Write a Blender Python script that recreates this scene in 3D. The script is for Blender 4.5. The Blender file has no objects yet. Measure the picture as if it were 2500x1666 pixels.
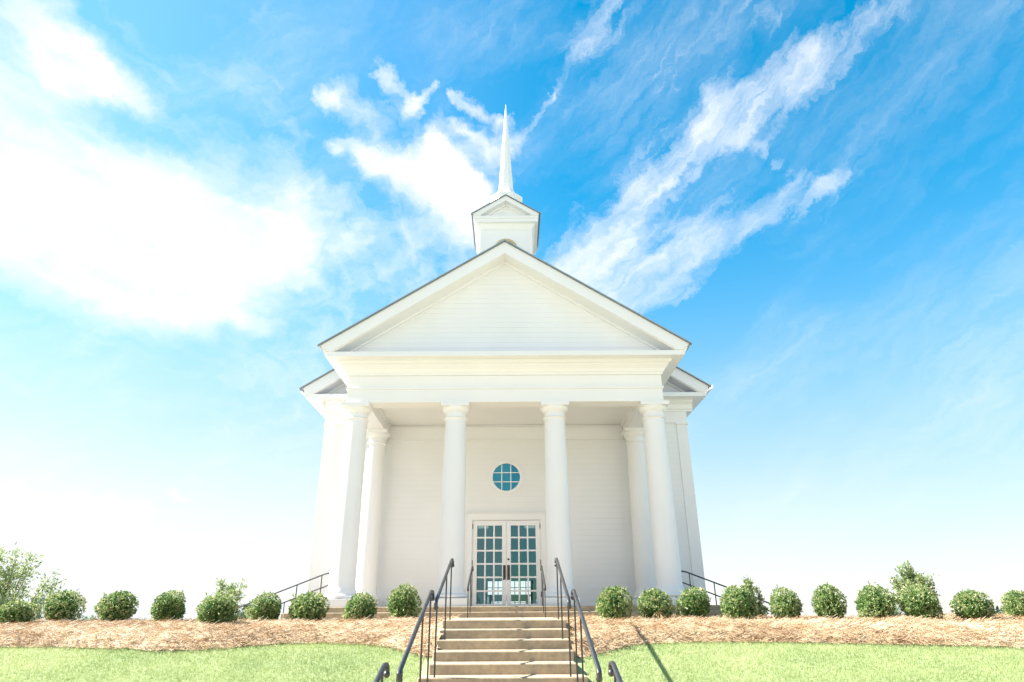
import bpy, math, random
import numpy as np
from mathutils import Vector, Matrix, Euler
R = math.radians
random.seed(7); rng = np.random.default_rng(11)
sc = bpy.context.scene
C = sc.collection

# ---------------------------------------------------------------- camera
CX, TH, YAW, ROLL, F = 0.1364, 0.39912, 0.0026, -0.0060, 1579.0
cam = bpy.data.cameras.new('camera'); co = bpy.data.objects.new('camera', cam); C.objects.link(co)
cam.sensor_width = 36; cam.lens = F/2500*36; cam.clip_start = .05; cam.clip_end = 20000
co.matrix_world = Matrix.Translation((CX, 0, 0)) @ Matrix.Rotation(-YAW, 4, 'Z') @ Matrix.Rotation(math.pi/2+TH, 4, 'X') @ Matrix.Rotation(ROLL, 4, 'Z')
sc.camera = co

# ---------------------------------------------------------------- light, sky, exposure
SUN_EL, SUN_BACK = 40.0, 3.5            # sun stands to the left and a little behind the church
SKY_STR, SUN_STR, EXPO = 0.062, 3.6, 2.33
sd = Vector((-math.cos(R(SUN_BACK))*math.cos(R(SUN_EL)), math.sin(R(SUN_BACK))*math.cos(R(SUN_EL)), math.sin(R(SUN_EL))))
sl = bpy.data.lights.new('sun', 'SUN'); sl.energy = SUN_STR; sl.angle = R(.5); sl.color = (1, .965, .92)
so = bpy.data.objects.new('sun', sl); C.objects.link(so); so.rotation_euler = sd.to_track_quat('Z', 'Y').to_euler(); so.location = (-30, 10, 40)
sc.view_settings.view_transform = 'Standard'; sc.view_settings.look = 'None'
sc.view_settings.gamma = 1; sc.view_settings.exposure = EXPO; sc.view_settings.use_curve_mapping = False
sc.cycles.max_bounces = 8; sc.cycles.diffuse_bounces = 4; sc.cycles.transparent_max_bounces = 12
sc.cycles.caustics_reflective = False; sc.cycles.caustics_refractive = False
sc.cycles.use_denoising = True

CLOUD = (3.75, 3.8, 3.9, 1); MILK = (3.3, 3.42, 3.5, 1); BACK_FILL = (3.9, 4.0, 4.2, 1)
class Sock:                              # tiny operator wrapper for math nodes
    def __init__(s, nt, o): s.nt, s.o = nt, o
    def _m(s, op, b=None, c=None):
        n = s.nt.nodes.new('ShaderNodeMath'); n.operation = op
        for i, v in enumerate((s, b, c)):
            if v is None: continue
            if isinstance(v, Sock): s.nt.links.new(v.o, n.inputs[i])
            else: n.inputs[i].default_value = v
        return Sock(s.nt, n.outputs[0])
    def __add__(s, b): return s._m('ADD', b)
    def __sub__(s, b): return s._m('SUBTRACT', b)
    def __mul__(s, b): return s._m('MULTIPLY', b)
    def __truediv__(s, b): return s._m('DIVIDE', b)
    def mad(s, b, c): return s._m('MULTIPLY_ADD', b, c)
    def clamp(s):
        q = s._m('ADD', 0.0); q.o.node.use_clamp = True; return q
def vmath(nt, op, a, b=None, out=0, scale=None):
    n = nt.nodes.new('ShaderNodeVectorMath'); n.operation = op
    for i, v in enumerate((a, b)):
        if v is None: continue
        if isinstance(v, (tuple, list)): n.inputs[i].default_value = v
        else: nt.links.new(v, n.inputs[i])
    if scale is not None: nt.links.new(scale, n.inputs['Scale'])
    return n.outputs['Value'] if op in ('DOT_PRODUCT', 'LENGTH', 'DISTANCE') else n.outputs[0]

STROKES = [(-37.64,27.71,-25.18,27.03,1.96,2.17,1,1), (-25.18,27.03,-17.68,28.17,2.03,1.12,1,0.6), (-30.77,26.17,-18.69,22.48,1.19,0.43,0.9,0.6), (-37.71,30.88,-29.21,30.21,1.87,1.65,0.45,0.5), (-34.49,23.24,-22.53,22.4,1.44,0.59,0.3,0.25), (-38.48,40.52,-33.89,37.65,0.83,0.88,0.7,0.9), (-33.89,37.65,-28.96,37.2,0.93,0.28,0.85,0.35), (-37.55,34.77,-26.42,35.99,4.06,3.5,0.3,0.15), (-12.5,37.76,-4.46,36.4,0.81,1.92,0.8,1), (-6.77,39.61,-2.97,33.34,1.25,1.4,0.8,0.7), (-5.01,41.38,-0.51,39.21,0.42,0.84,0.5,0.8), (-15.29,41.97,-11.69,40.19,0.86,0.88,0.6,0.6), (-16.97,41.45,-15.25,41.66,0.26,0.33,0.5,0.5), (-12.34,44.38,-8.82,42.66,0.54,0.28,0.7,0.4), (-9.13,41.98,-6.86,44.27,0.48,0.31,0.6,0.6), (-5.49,43.59,-0.51,41.52,0.28,0.49,0.6,0.7), (-15.1,37.97,-13.5,38.92,0.33,0.27,0.8,0.5), (-18.58,30.37,-5.03,32.55,1.59,1.74,0.6,0.5), (-18.23,35.49,-17.31,32.34,1.09,0.97,0.45,0.5), (-23.01,35.2,-24.93,32.98,0.61,1.18,0.3,0.3), (5.83,27.83,11.04,34.67,1.65,0.88,0.95,0.7), (11.04,34.67,19.19,39.67,0.88,1.09,0.7,0.65), (19.19,39.67,25.29,40.89,1.15,1.02,0.7,0.6), (25.29,40.89,33.1,43.12,0.9,0.64,0.62,0.5), (-36.81,32.25,-18.86,25.88,4.56,4.69,0.15,0.13), (-32.57,14.72,-18.99,16.33,2.59,2.69,0.22,0.18), (-36.65,39.36,-21.91,35.85,4.69,4.33,0.1,0.1), (8.43,27.26,22.57,37.09,3.75,2.77,0.08,0.08), (6.14,27.45,12.29,27.17,2.06,1.67,0.7,0.35), (19.34,38.66,22.92,34.22,0.45,0.21,0.5,0.25), (7.69,25.89,15.16,30.21,1.36,1.12,0.5,0.5), (15.16,30.21,24.88,32.29,1.05,0.89,0.5,0.5), (24.88,32.29,30.14,33.67,0.53,0.28,0.35,0.15), (10.64,50.78,8.19,46.71,1.23,0.83,0.5,0.45), (6.7,47.76,4.08,43.33,0.83,0.21,0.35,0.4), (4.08,43.33,0.97,39.87,0.24,0.63,0.45,0.45), (23.56,47.18,24.89,43.17,1.22,0.78,0.3,0.3), (15.35,43.73,11.84,38.93,1.99,1.36,0.22,0.2), (-22.65,47.31,-21.74,41.61,0.68,1.25,0.25,0.1), (-32.01,6.75,-24.26,7.19,0.66,0.57,0.7,0.6), (-22.74,9.13,-21.72,8.6,0.27,0.22,0.6,0.6), (-16.61,19.37,-8.14,27.37,1.87,2.05,0.25,0.25)]
# each cloud streak: start azimuth*.82, start elevation, end azimuth*.82, end elevation (degrees), half widths, densities
w = bpy.data.worlds.new('World'); sc.world = w; w.use_nodes = True
nt = w.node_tree; nt.nodes.clear(); L = nt.links.new
out = nt.nodes.new('ShaderNodeOutputWorld'); bg = nt.nodes.new('ShaderNodeBackground')
sky = nt.nodes.new('ShaderNodeTexSky'); sky.sky_type = 'NISHITA'; sky.sun_disc = False
sky.sun_elevation = R(SUN_EL); sky.sun_rotation = math.atan2(sd.x, sd.y)
sky.altitude = 150; sky.air_density = 1.0; sky.dust_density = .15; sky.ozone_density = 2.0
hsv = nt.nodes.new('ShaderNodeHueSaturation'); hsv.inputs['Hue'].default_value = .476; hsv.inputs['Saturation'].default_value = 1.75
L(sky.outputs[0], hsv.inputs['Color'])
tc = nt.nodes.new('ShaderNodeTexCoord'); gen = vmath(nt, 'NORMALIZE', tc.outputs['Generated'])
sx = nt.nodes.new('ShaderNodeSeparateXYZ'); L(gen, sx.inputs[0])
X_, Y_, Z_ = (Sock(nt, sx.outputs[i]) for i in range(3))
az = X_._m('ARCTAN2', Y_)*(57.29578*.82); el = Z_._m('ARCSINE')*57.29578
cmb = nt.nodes.new('ShaderNodeCombineXYZ'); L(az.o, cmb.inputs[0]); L(el.o, cmb.inputs[1]); P0 = cmb.outputs[0]
def noise(vec, scale, detail=5, rough=.55, dist=0.):
    n = nt.nodes.new('ShaderNodeTexNoise'); n.inputs['Scale'].default_value = scale; n.inputs['Detail'].default_value = detail
    n.inputs['Roughness'].default_value = rough; n.inputs['Distortion'].default_value = dist; L(vec, n.inputs['Vector']); return n
# warp
nw = noise(P0, .16, 8, .66); off = vmath(nt, 'SUBTRACT', nw.outputs['Color'], (.5, .5, .5)); off = vmath(nt, 'MULTIPLY', off, (3.4, 2.8, 0))
nw2 = noise(P0, .7, 6, .65); off2 = vmath(nt, 'SUBTRACT', nw2.outputs['Color'], (.5, .5, .5)); off2 = vmath(nt, 'MULTIPLY', off2, (2.2, 1.8, 0))
P = vmath(nt, 'ADD', P0, vmath(nt, 'ADD', off, off2))
D = None
for (ax, ay, bx, by, ra, rb, s0, s1) in STROKES:
    L2 = (bx-ax)**2+(by-ay)**2+1e-6
    q = vmath(nt, 'SUBTRACT', P, (ax, ay, 0))
    h = Sock(nt, vmath(nt, 'DOT_PRODUCT', q, ((bx-ax)/L2, (by-ay)/L2, 0))).clamp()
    m = nt.nodes.new('ShaderNodeVectorMath'); m.operation = 'SCALE'; m.inputs[0].default_value = (bx-ax, by-ay, 0); L(h.o, m.inputs['Scale'])
    d = Sock(nt, vmath(nt, 'DISTANCE', q, m.outputs[0]))
    kf = 1.4
    if ax < -14: kf = 2.05; s0, s1 = s0*.66, s1*.66
    if min(ax, bx) > 1: kf = 1.8; s0, s1 = s0*.80, s1*.80
    t = d/h.mad((rb-ra)*kf, ra*kf)
    e = (t*t)._m('MULTIPLY', -.9); e = e._m('EXPONENT')
    v = e*h.mad(s1-s0, s0)
    D = v if D is None else D+v
D = D._m('MINIMUM', 1.15)
# streaky fine structure: two noises, the second drawn out along the direction of the right hand streaks
def rotated(ang, sx_, sy_):
    mp = nt.nodes.new('ShaderNodeMapping'); mp.vector_type = 'TEXTURE'; mp.inputs['Rotation'].default_value = (0, 0, R(ang)); mp.inputs['Scale'].default_value = (sx_, sy_, 1)
    L(P, mp.inputs['Vector']); return mp.outputs[0]
n1 = Sock(nt, noise(P, .42, 8, .6, .4).outputs[0]); n2 = Sock(nt, noise(rotated(38, 4.2, 1), .8, 9, .66, .25).outputs[0])
rightw = az.mad(1/14, .3).clamp()
n3 = Sock(nt, noise(rotated(-14, 3.6, 1), .34, 7, .6, .3).outputs[0]); leftw = az.mad(-1/9, -1.55).clamp()
n = n1*((rightw+leftw)*-.8+1)+n2*(rightw*.8)+n3*(leftw*.8)
nn_ = ((n-.32)*2.9).clamp()
D = (D*(rightw*.1+1))._m('MINIMUM', rightw*-.42+leftw*-.36+1.15)
dens = ((D-(nn_*-1+1)*(rightw*.22+.46))*.86+D*.22).clamp()*(rightw*-.12+1)
broad = Sock(nt, noise(rotated(30, 2.4, 1), .10, 6, .6, .3).outputs[0])
veil = ((broad-.42)*2.2).clamp()*(n2-.25)*1.9 + az.mad(-1/70, .10).clamp()._m('MINIMUM', .55)*.62
hz = (el*el*-.0030)._m('EXPONENT')            # milky air near the horizon
# unseen bright cloud band added behind the viewer to light the shaded facade
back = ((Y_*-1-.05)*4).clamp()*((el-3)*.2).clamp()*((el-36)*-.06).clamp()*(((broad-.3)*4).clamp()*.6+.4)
mask = (dens*.97+veil*.62).clamp()
far_left = ((az+36)*-.05).clamp()
mask = mask*(far_left*-.6+1)
dim = (hz*-.5+1.0)*(far_left*-.45+1)                         # less glare low down, replaced by an even pale haze
skyc = nt.nodes.new('ShaderNodeVectorMath'); skyc.operation = 'SCALE'; L(hsv.outputs[0], skyc.inputs[0]); L(dim.o, skyc.inputs['Scale'])
mh = nt.nodes.new('ShaderNodeMix'); mh.data_type = 'RGBA'; L(((hz*.93+az.mad(-1/220, -.03)*hz).clamp()).o, mh.inputs[0]); L(skyc.outputs[0], mh.inputs[6]); mh.inputs[7].default_value = MILK
mix = nt.nodes.new('ShaderNodeMix'); mix.data_type = 'RGBA'
L(mask.o, mix.inputs[0]); L(mh.outputs[2], mix.inputs[6]); mix.inputs[7].default_value = CLOUD
mix2 = nt.nodes.new('ShaderNodeMix'); mix2.data_type = 'RGBA'; L(back.o, mix2.inputs[0]); L(mix.outputs[2], mix2.inputs[6]); mix2.inputs[7].default_value = BACK_FILL
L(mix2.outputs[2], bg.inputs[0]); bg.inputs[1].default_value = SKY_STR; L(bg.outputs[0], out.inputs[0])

# ---------------------------------------------------------------- helpers
def tag(o, label=None, cat=None, group=None, kind=None):
    if label: o['label'] = label
    if cat: o['category'] = cat
    if group: o['group'] = group
    if kind: o['kind'] = kind
    return o
def thing(name, loc, label, cat, group=None, rz=0, scale=None):
    o = bpy.data.objects.new(name, None); C.objects.link(o); o.location = loc; o.rotation_euler = (0, 0, rz); o.empty_display_size = .1
    if scale: o.scale = scale
    return tag(o, label, cat, group)
class MB:
    def __init__(s): s.v = []; s.f = []
    def add(s, v, f):
        b = len(s.v); s.v += [tuple(p) for p in v]; s.f += [tuple(b+i for i in q) for q in f]; return s
    def box(s, x0, x1, y0, y1, z0, z1):
        v = [(x, y, z) for z in (z0, z1) for y in (y0, y1) for x in (x0, x1)]
        return s.add(v, [(0, 2, 3, 1), (4, 5, 7, 6), (0, 1, 5, 4), (2, 6, 7, 3), (0, 4, 6, 2), (1, 3, 7, 5)])
    def prism(s, poly, a, b, axis='y'):
        # poly in (x,z) extruded along y, or (y,z) extruded along x, or (x,y) along z
        n = len(poly)
        def P(p, t): return (p[0], t, p[1]) if axis == 'y' else (t, p[0], p[1]) if axis == 'x' else (p[0], p[1], t)
        v = [P(p, a) for p in poly]+[P(p, b) for p in poly]
        f = [tuple(range(n)), tuple(range(2*n-1, n-1, -1))]+[(i, i+n, (i+1) % n+n, (i+1) % n) for i in range(n)]
        return s.add(v, f)
    def lathe(s, cx, cy, prof, n=32, cap=True):
        v = []; f = []
        for r, z in prof:
            for i in range(n): v.append((cx+r*math.cos(2*math.pi*i/n), cy+r*math.sin(2*math.pi*i/n), z))
        for k in range(len(prof)-1):
            for i in range(n):
                j = (i+1) % n; f.append((k*n+i, k*n+j, (k+1)*n+j, (k+1)*n+i))
        if cap: f.append(tuple(range(n-1, -1, -1))); f.append(tuple((len(prof)-1)*n+i for i in range(n)))
        return s.add(v, f)
    def tube(s, pts, r, n=8, rx=None):
        # round (or oval) tube along a path
        pts = [Vector(p) for p in pts]; v = []; f = []; rs = r if isinstance(r, (list, tuple)) else [r]*len(pts)
        for k, p in enumerate(pts):
            t = (pts[min(k+1, len(pts)-1)]-pts[max(k-1, 0)]).normalized()
            a = t.cross(Vector((1, 0, 0)) if abs(t.x) < .9 else Vector((0, 1, 0))).normalized(); b = t.cross(a)
            for i in range(n):
                an = 2*math.pi*i/n; v.append(p+(a*math.cos(an)+b*math.sin(an)*(rx or 1))*rs[k])
        for k in range(len(pts)-1):
            for i in range(n):
                j = (i+1) % n; f.append((k*n+i, k*n+j, (k+1)*n+j, (k+1)*n+i))
        f.append(tuple(range(n-1, -1, -1))); f.append(tuple((len(pts)-1)*n+i for i in range(n)))
        return s.add(v, f)
    def ball(s, c, r, n=10):
        prof = [(max(1e-4, r*math.sin(math.pi*k/n)), c[2]-r*math.cos(math.pi*k/n)) for k in range(n+1)]
        return s.lathe(c[0], c[1], prof, 12)
    def build(s, name, mat, parent=None, smooth=False, bevel=0):
        me = bpy.data.meshes.new(name); me.from_pydata(s.v, [], s.f); me.materials.append(mat)
        o = bpy.data.objects.new(name, me); C.objects.link(o)
        import bmesh
        if len(s.f) > 1: bm = bmesh.new(); bm.from_mesh(me); bmesh.ops.recalc_face_normals(bm, faces=bm.faces); bm.to_mesh(me); bm.free()
        if bevel:
            m = o.modifiers.new('bevel', 'BEVEL'); m.width = bevel; m.segments = 2; m.limit_method = 'ANGLE'; m.angle_limit = R(40)
        if smooth:
            me.polygons.foreach_set('use_smooth', [True]*len(me.polygons))
            m = o.modifiers.new('split', 'EDGE_SPLIT'); m.split_angle = R(38)
        if parent:
            o.parent = parent
            if parent.type == 'EMPTY': o.matrix_parent_inverse = Matrix.LocRotScale(parent.location, parent.rotation_euler, parent.scale).inverted()
        return o
def np_mesh(name, V, Q, mat, tint=None, parent=None, smooth=False):
    V = np.asarray(V, np.float32); Q = np.asarray(Q, np.int32); k = Q.shape[1]
    me = bpy.data.meshes.new(name); me.vertices.add(len(V)); me.vertices.foreach_set('co', V.ravel())
    me.loops.add(Q.size); me.loops.foreach_set('vertex_index', Q.ravel()); me.polygons.add(len(Q))
    me.polygons.foreach_set('loop_start', np.arange(0, Q.size, k, dtype=np.int32)); me.update(calc_edges=True); me.validate()
    if tint is not None:
        a = me.attributes.new('tint', 'FLOAT', 'POINT'); a.data.foreach_set('value', np.asarray(tint, np.float32))
    if smooth: me.polygons.foreach_set('use_smooth', [True]*len(me.polygons))
    me.materials.append(mat); o = bpy.data.objects.new(name, me); C.objects.link(o)
    if parent: o.parent = parent
    return o

# ---------------------------------------------------------------- materials
def mat(name): 
    m = bpy.data.materials.new(name); m.use_nodes = True; return m, m.node_tree, m.node_tree.nodes['Principled BSDF']
def simple(name, col, rough=.5, metal=0., var=.04, scale=3., bump=0., bscale=40., spec=.5):
    m, t, b = mat(name); b.inputs['Roughness'].default_value = rough; b.inputs['Metallic'].default_value = metal
    b.inputs['Specular IOR Level'].default_value = spec
    tc = t.nodes.new('ShaderNodeTexCoord'); n = t.nodes.new('ShaderNodeTexNoise'); n.inputs['Scale'].default_value = scale; n.inputs['Detail'].default_value = 6
    t.links.new(tc.outputs['Object'], n.inputs['Vector'])
    r = t.nodes.new('ShaderNodeValToRGB'); r.color_ramp.elements[0].position = .3; r.color_ramp.elements[1].position = .7
    r.color_ramp.elements[0].color = tuple(c*(1-var) for c in col)+(1,); r.color_ramp.elements[1].color = tuple(min(1, c*(1+var)) for c in col)+(1,)
    t.links.new(n.outputs[0], r.inputs[0]); t.links.new(r.outputs[0], b.inputs['Base Color'])
    if bump:
        n2 = t.nodes.new('ShaderNodeTexNoise'); n2.inputs['Scale'].default_value = bscale; n2.inputs['Detail'].default_value = 5
        t.links.new(tc.outputs['Object'], n2.inputs['Vector']); bp = t.nodes.new('ShaderNodeBump'); bp.inputs['Strength'].default_value = bump; bp.inputs['Distance'].default_value = .01
        t.links.new(n2.outputs[0], bp.inputs['Height']); t.links.new(bp.outputs[0], b.inputs['Normal'])
    return m
M_white = simple('white_paint', (.80, .80, .80), .42, var=.015, scale=1.2)
M_siding = simple('white_siding_paint', (.79, .79, .79), .5, var=.025, scale=.9)
M_roof = simple('roof_metal', (.42, .45, .46), .38, metal=.7, var=.06, scale=2)
M_edge = simple('drip_edge_metal', (.16, .20, .20), .4, metal=.3, var=.05)
M_tan = simple('louvre_tan', (.50, .40, .24), .6, var=.08, scale=12)
M_rail = simple('dark_rail_metal', (.018, .018, .019), .4, metal=.0, var=.15, scale=14, spec=.8)
M_bronze = simple('bronze', (.055, .045, .038), .35, metal=.5, var=.1, scale=20)
M_inner = simple('inner_wall_paint', (.45, .72, .70), .7, var=.03)
M_wood = simple('inner_wood', (.10, .09, .08), .5, var=.2, scale=8)
M_bark = simple('bark', (.22, .16, .11), .8, var=.3, scale=20, bump=.4)
M_curb = simple('curb_concrete', (.50, .42, .36), .85, var=.08, scale=3, bump=.3, bscale=60)
def concrete():
    m, t, b = mat('step_concrete'); b.inputs['Roughness'].default_value = .85
    tc = t.nodes.new('ShaderNodeTexCoord'); LK = t.links.new
    def nz(s, d, vec=None, r=.6):
        n = t.nodes.new('ShaderNodeTexNoise'); n.inputs['Scale'].default_value = s; n.inputs['Detail'].default_value = d; n.inputs['Roughness'].default_value = r
        LK(vec or tc.outputs['Object'], n.inputs['Vector']); return n
    r = t.nodes.new('ShaderNodeValToRGB'); e = r.color_ramp.elements
    e[0].position = .28; e[0].color = (.28, .225, .16, 1); e[1].position = .72; e[1].color = (.51, .395, .26, 1)
    k = r.color_ramp.elements.new(.5); k.color = (.41, .325, .225, 1)
    mp = t.nodes.new('ShaderNodeMapping'); mp.inputs['Scale'].default_value = (1, 1, 2.2); LK(tc.outputs['Object'], mp.inputs[0])
    n1 = nz(2.1, 8, mp.outputs[0], .68); LK(n1.outputs[0], r.inputs[0])
    r2 = t.nodes.new('ShaderNodeValToRGB'); r2.color_ramp.elements[0].position = .35; r2.color_ramp.elements[0].color = (.78, .78, .78, 1); r2.color_ramp.elements[1].position = .62; r2.color_ramp.elements[1].color = (1.05, 1.04, 1.0, 1)
    n2 = nz(14, 8, None, .7); LK(n2.outputs[0], r2.inputs[0])
    mx = t.nodes.new('ShaderNodeMix'); mx.data_type = 'RGBA'; mx.blend_type = 'MULTIPLY'; mx.inputs[0].default_value = 1
    LK(r.outputs[0], mx.inputs[6]); LK(r2.outputs[0], mx.inputs[7]); LK(mx.outputs[2], b.inputs['Base Color'])
    n3 = nz(90, 6); bp = t.nodes.new('ShaderNodeBump'); bp.inputs['Strength'].default_value = .35; bp.inputs['Distance'].default_value = .006; LK(n3.outputs[0], bp.inputs['Height']); LK(bp.outputs[0], b.inputs['Normal'])
    return m
M_conc = concrete()
def leafmat(name, stops, transl=.35, rough=.45):
    m, t, b = mat(name); LK = t.links.new
    at = t.nodes.new('ShaderNodeAttribute'); at.attribute_name = 'tint'
    r = t.nodes.new('ShaderNodeValToRGB'); el_ = r.color_ramp.elements
    el_[0].position, el_[0].color = stops[0][0], stops[0][1]+(1,); el_[1].position, el_[1].color = stops[-1][0], stops[-1][1]+(1,)
    for p, c in stops[1:-1]: q = el_.new(p); q.color = c+(1,)
    LK(at.outputs['Fac'], r.inputs[0]); LK(r.outputs[0], b.inputs['Base Color']); b.inputs['Roughness'].default_value = rough
    if transl:
        tr = t.nodes.new('ShaderNodeBsdfTranslucent'); LK(r.outputs[0], tr.inputs[0]); ms = t.nodes.new('ShaderNodeMixShader'); ms.inputs[0].default_value = transl
        LK(b.outputs[0], ms.inputs[1]); LK(tr.outputs[0], ms.inputs[2]); LK(ms.outputs[0], t.nodes['Material Output'].inputs[0])
    return m
M_bush = leafmat('hedge_leaf', [(0, (.055, .14, .04)), (.35, (.20, .33, .10)), (.62, (.40, .46, .19)), (1, (.72, .66, .42))])
M_willow = leafmat('pale_leaf', [(0, (.14, .22, .09)), (.6, (.28, .35, .14)), (1, (.46, .48, .25))], .45)
M_bluegreen = leafmat('bluish_leaf', [(0, (.10, .17, .11)), (.6, (.18, .28, .17)), (1, (.32, .40, .26))], .4)
M_grass = leafmat('grass_blade', [(0, (.24, .33, .12)), (.6, (.38, .45, .18)), (1, (.54, .56, .29))], .35, .6)
M_straw = leafmat('pine_straw_needle', [(0, (.21, .12, .06)), (.35, (.41, .275, .15)), (.75, (.58, .45, .29)), (1, (.69, .58, .43))], .0, .7)
def glass(name, tintc, refl, reflc=(1, 1, 1, 1)):
    m, t, b = mat(name); t.nodes.remove(b); LK = t.links.new
    tr = t.nodes.new('ShaderNodeBsdfTransparent'); tr.inputs[0].default_value = tintc
    gl = t.nodes.new('ShaderNodeBsdfGlossy'); gl.inputs['Roughness'].default_value = .01; gl.inputs[0].default_value = reflc
    ms = t.nodes.new('ShaderNodeMixShader'); lw = t.nodes.new('ShaderNodeFresnel'); lw.inputs[0].default_value = 1.5
    ad = t.nodes.new('ShaderNodeMath'); ad.operation = 'ADD'; LK(lw.outputs[0], ad.inputs[0]); ad.inputs[1].default_value = refl
    LK(ad.outputs[0], ms.inputs[0]); LK(tr.outputs[0], ms.inputs[1]); LK(gl.outputs[0], ms.inputs[2]); LK(ms.outputs[0], t.nodes['Material Output'].inputs[0])
    return m
M_glass = glass('door_glass', (.88, .96, .95, 1), .12, (.42, .88, .92, 1))
M_rglass = glass('round_window_glass', (.5, .85, .9, 1), .20, (.15, .8, 1, 1))

# ---------------------------------------------------------------- ground
PY = [-300, 0, 4.4, 4.9, 8, 8.8, 9.3, 10, 11, 12, 12.7, 13.2, 14.5, 16, 40, 60, 300, 1500, 6000]
PZ = [-1.76, -1.74, -1.72, -1.67, -.64, -.38, -.29, -.25, -.23, -.2, -.19, -.26, -.8, -.95, -1.6, -4, -20, -32, -40]
def GZ(x, y): return np.interp(y, PY, PZ)
gx = np.unique(np.concatenate([np.linspace(-20, 20, 81), np.sign(np.linspace(-1, 1, 41))*20*(300**np.abs(np.linspace(-1, 1, 41)))]))
gy = np.unique(np.concatenate([np.linspace(-20, 20, 121), [-300, -150, -60, 30, 40, 50, 60, 90, 140, 200, 300, 500, 900, 1500, 2500, 4000, 6000], PY]))
XX, YY = np.meshgrid(gx, gy); ZZ = GZ(XX, YY)
nx, ny = len(gx), len(gy); idx = np.arange(nx*ny).reshape(ny, nx)
Q = np.stack([idx[:-1, :-1], idx[:-1, 1:], idx[1:, 1:], idx[1:, :-1]], -1).reshape(-1, 4)
def lawn_mat():
    m, t, b = mat('lawn_soil_grass'); LK = t.links.new; b.inputs['Roughness'].default_value = .9
    tc = t.nodes.new('ShaderNodeTexCoord')
    n = t.nodes.new('ShaderNodeTexNoise'); n.inputs['Scale'].default_value = 1.5; n.inputs['Detail'].default_value = 8; LK(tc.outputs['Object'], n.inputs['Vector'])
    r = t.nodes.new('ShaderNodeValToRGB'); r.color_ramp.elements[0].position = .3; r.color_ramp.elements[0].color = (.23, .29, .12, 1); r.color_ramp.elements[1].position = .7; r.color_ramp.elements[1].color = (.36, .40, .19, 1)
    LK(n.outputs[0], r.inputs[0])
    s = t.nodes.new('ShaderNodeSeparateXYZ'); LK(tc.outputs['Object'], s.inputs[0]); y = Sock(t, s.outputs[1])
    k = ((y-12.9)*4).clamp()
    n2 = t.nodes.new('ShaderNodeTexNoise'); n2.inputs['Scale'].default_value = .3; n2.inputs['Detail'].default_value = 6; LK(tc.outputs['Object'], n2.inputs['Vector'])
    r2 = t.nodes.new('ShaderNodeValToRGB'); r2.color_ramp.elements[0].color = (.22, .23, .20, 1); r2.color_ramp.elements[1].color = (.29, .29, .26, 1); LK(n2.outputs[0], r2.inputs[0])
    mx = t.nodes.new('ShaderNodeMix'); mx.data_type = 'RGBA'; LK(k.o, mx.inputs[0]); LK(r.outputs[0], mx.inputs[6]); LK(r2.outputs[0], mx.inputs[7]); LK(mx.outputs[2], b.inputs['Base Color'])
    return m
ground = np_mesh('ground', np.stack([XX, YY, ZZ], -1).reshape(-1, 3), Q, lawn_mat(), smooth=True)
tag(ground, kind='structure')

# outline of the straw bed against the lawn (x, y)
BE = [(-16, 8.9), (-9, 8.95), (-6.26, 8.93), (-5.46, 8.89), (-4.65, 8.81), (-4.2, 8.73), (-3.81, 8.75), (-3.39, 8.8), (-2.71, 9.01), (-2.2, 9.04), (-1.66, 8.94), (-1.32, 8.76), (-1.1, 8.66), (-.91, 8.52),
      (.96, 8.48), (1.11, 8.55), (1.38, 8.68), (1.66, 8.84), (1.93, 8.92), (2.45, 8.97), (3.47, 8.92), (4.45, 8.83), (5.42, 8.77), (6.35, 8.68), (9, 8.8), (16, 8.9)]
bex, bey = [p[0] for p in BE], [p[1] for p in BE]
def bed_front(x): return np.interp(x, bex, bey)
def vnoise(x, y, s, seed):                     # smooth value noise
    r_ = np.random.default_rng(seed); T = r_.random((64, 64)); u = x*s; v = y*s
    i = np.floor(u).astype(int); j = np.floor(v).astype(int); fu = u-i; fv = v-j; fu = fu*fu*(3-2*fu); fv = fv*fv*(3-2*fv)
    g = lambda a, b: T[a % 64, b % 64]
    return (g(i, j)*(1-fu)+g(i+1, j)*fu)*(1-fv)+(g(i, j+1)*(1-fu)+g(i+1, j+1)*fu)*fv
def bed_z(x, y):
    base = GZ(x, y); edge = np.clip((y-bed_front(x))/.25, 0, 1)*np.clip((12.95-y)/.3, 0, 1)
    lump = .05*vnoise(x, y, 1.3, 3)+.035*vnoise(x, y, 4, 4)+.02*vnoise(x, y, 11, 5)
    return base+.008+edge*(.03+lump)
def on_stairs(x, y): return (np.abs(x-.035) < .80) & (y < 14)
# sheet under the needles
bx_ = np.arange(-13, 13.01, .06); tt = np.linspace(0, 1, 60)
BX, TT = np.meshgrid(bx_, tt); fr = bed_front(BX)+.015*(vnoise(BX, BX*0, 9, 8)-.5)*3; BY = fr+(12.93-fr)*TT; BZ = bed_z(BX, BY)
n_, m_ = len(bx_), len(tt); ii = np.arange(n_*m_).reshape(m_, n_)
q1 = np.stack([ii[:-1, :-1], ii[:-1, 1:], ii[1:, 1:], ii[1:, :-1]], -1).reshape(-1, 4)
cen = BX.ravel()[q1].mean(1); q1 = q1[np.abs(cen-.035) > .8]
V1 = np.stack([BX, BY, BZ], -1).reshape(-1, 3); T1 = np.clip(.35+.5*(vnoise(BX, BY, 14, 9)-.5)+.5*(vnoise(BX, BY, 3, 10)-.5), 0, 1).ravel()
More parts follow.
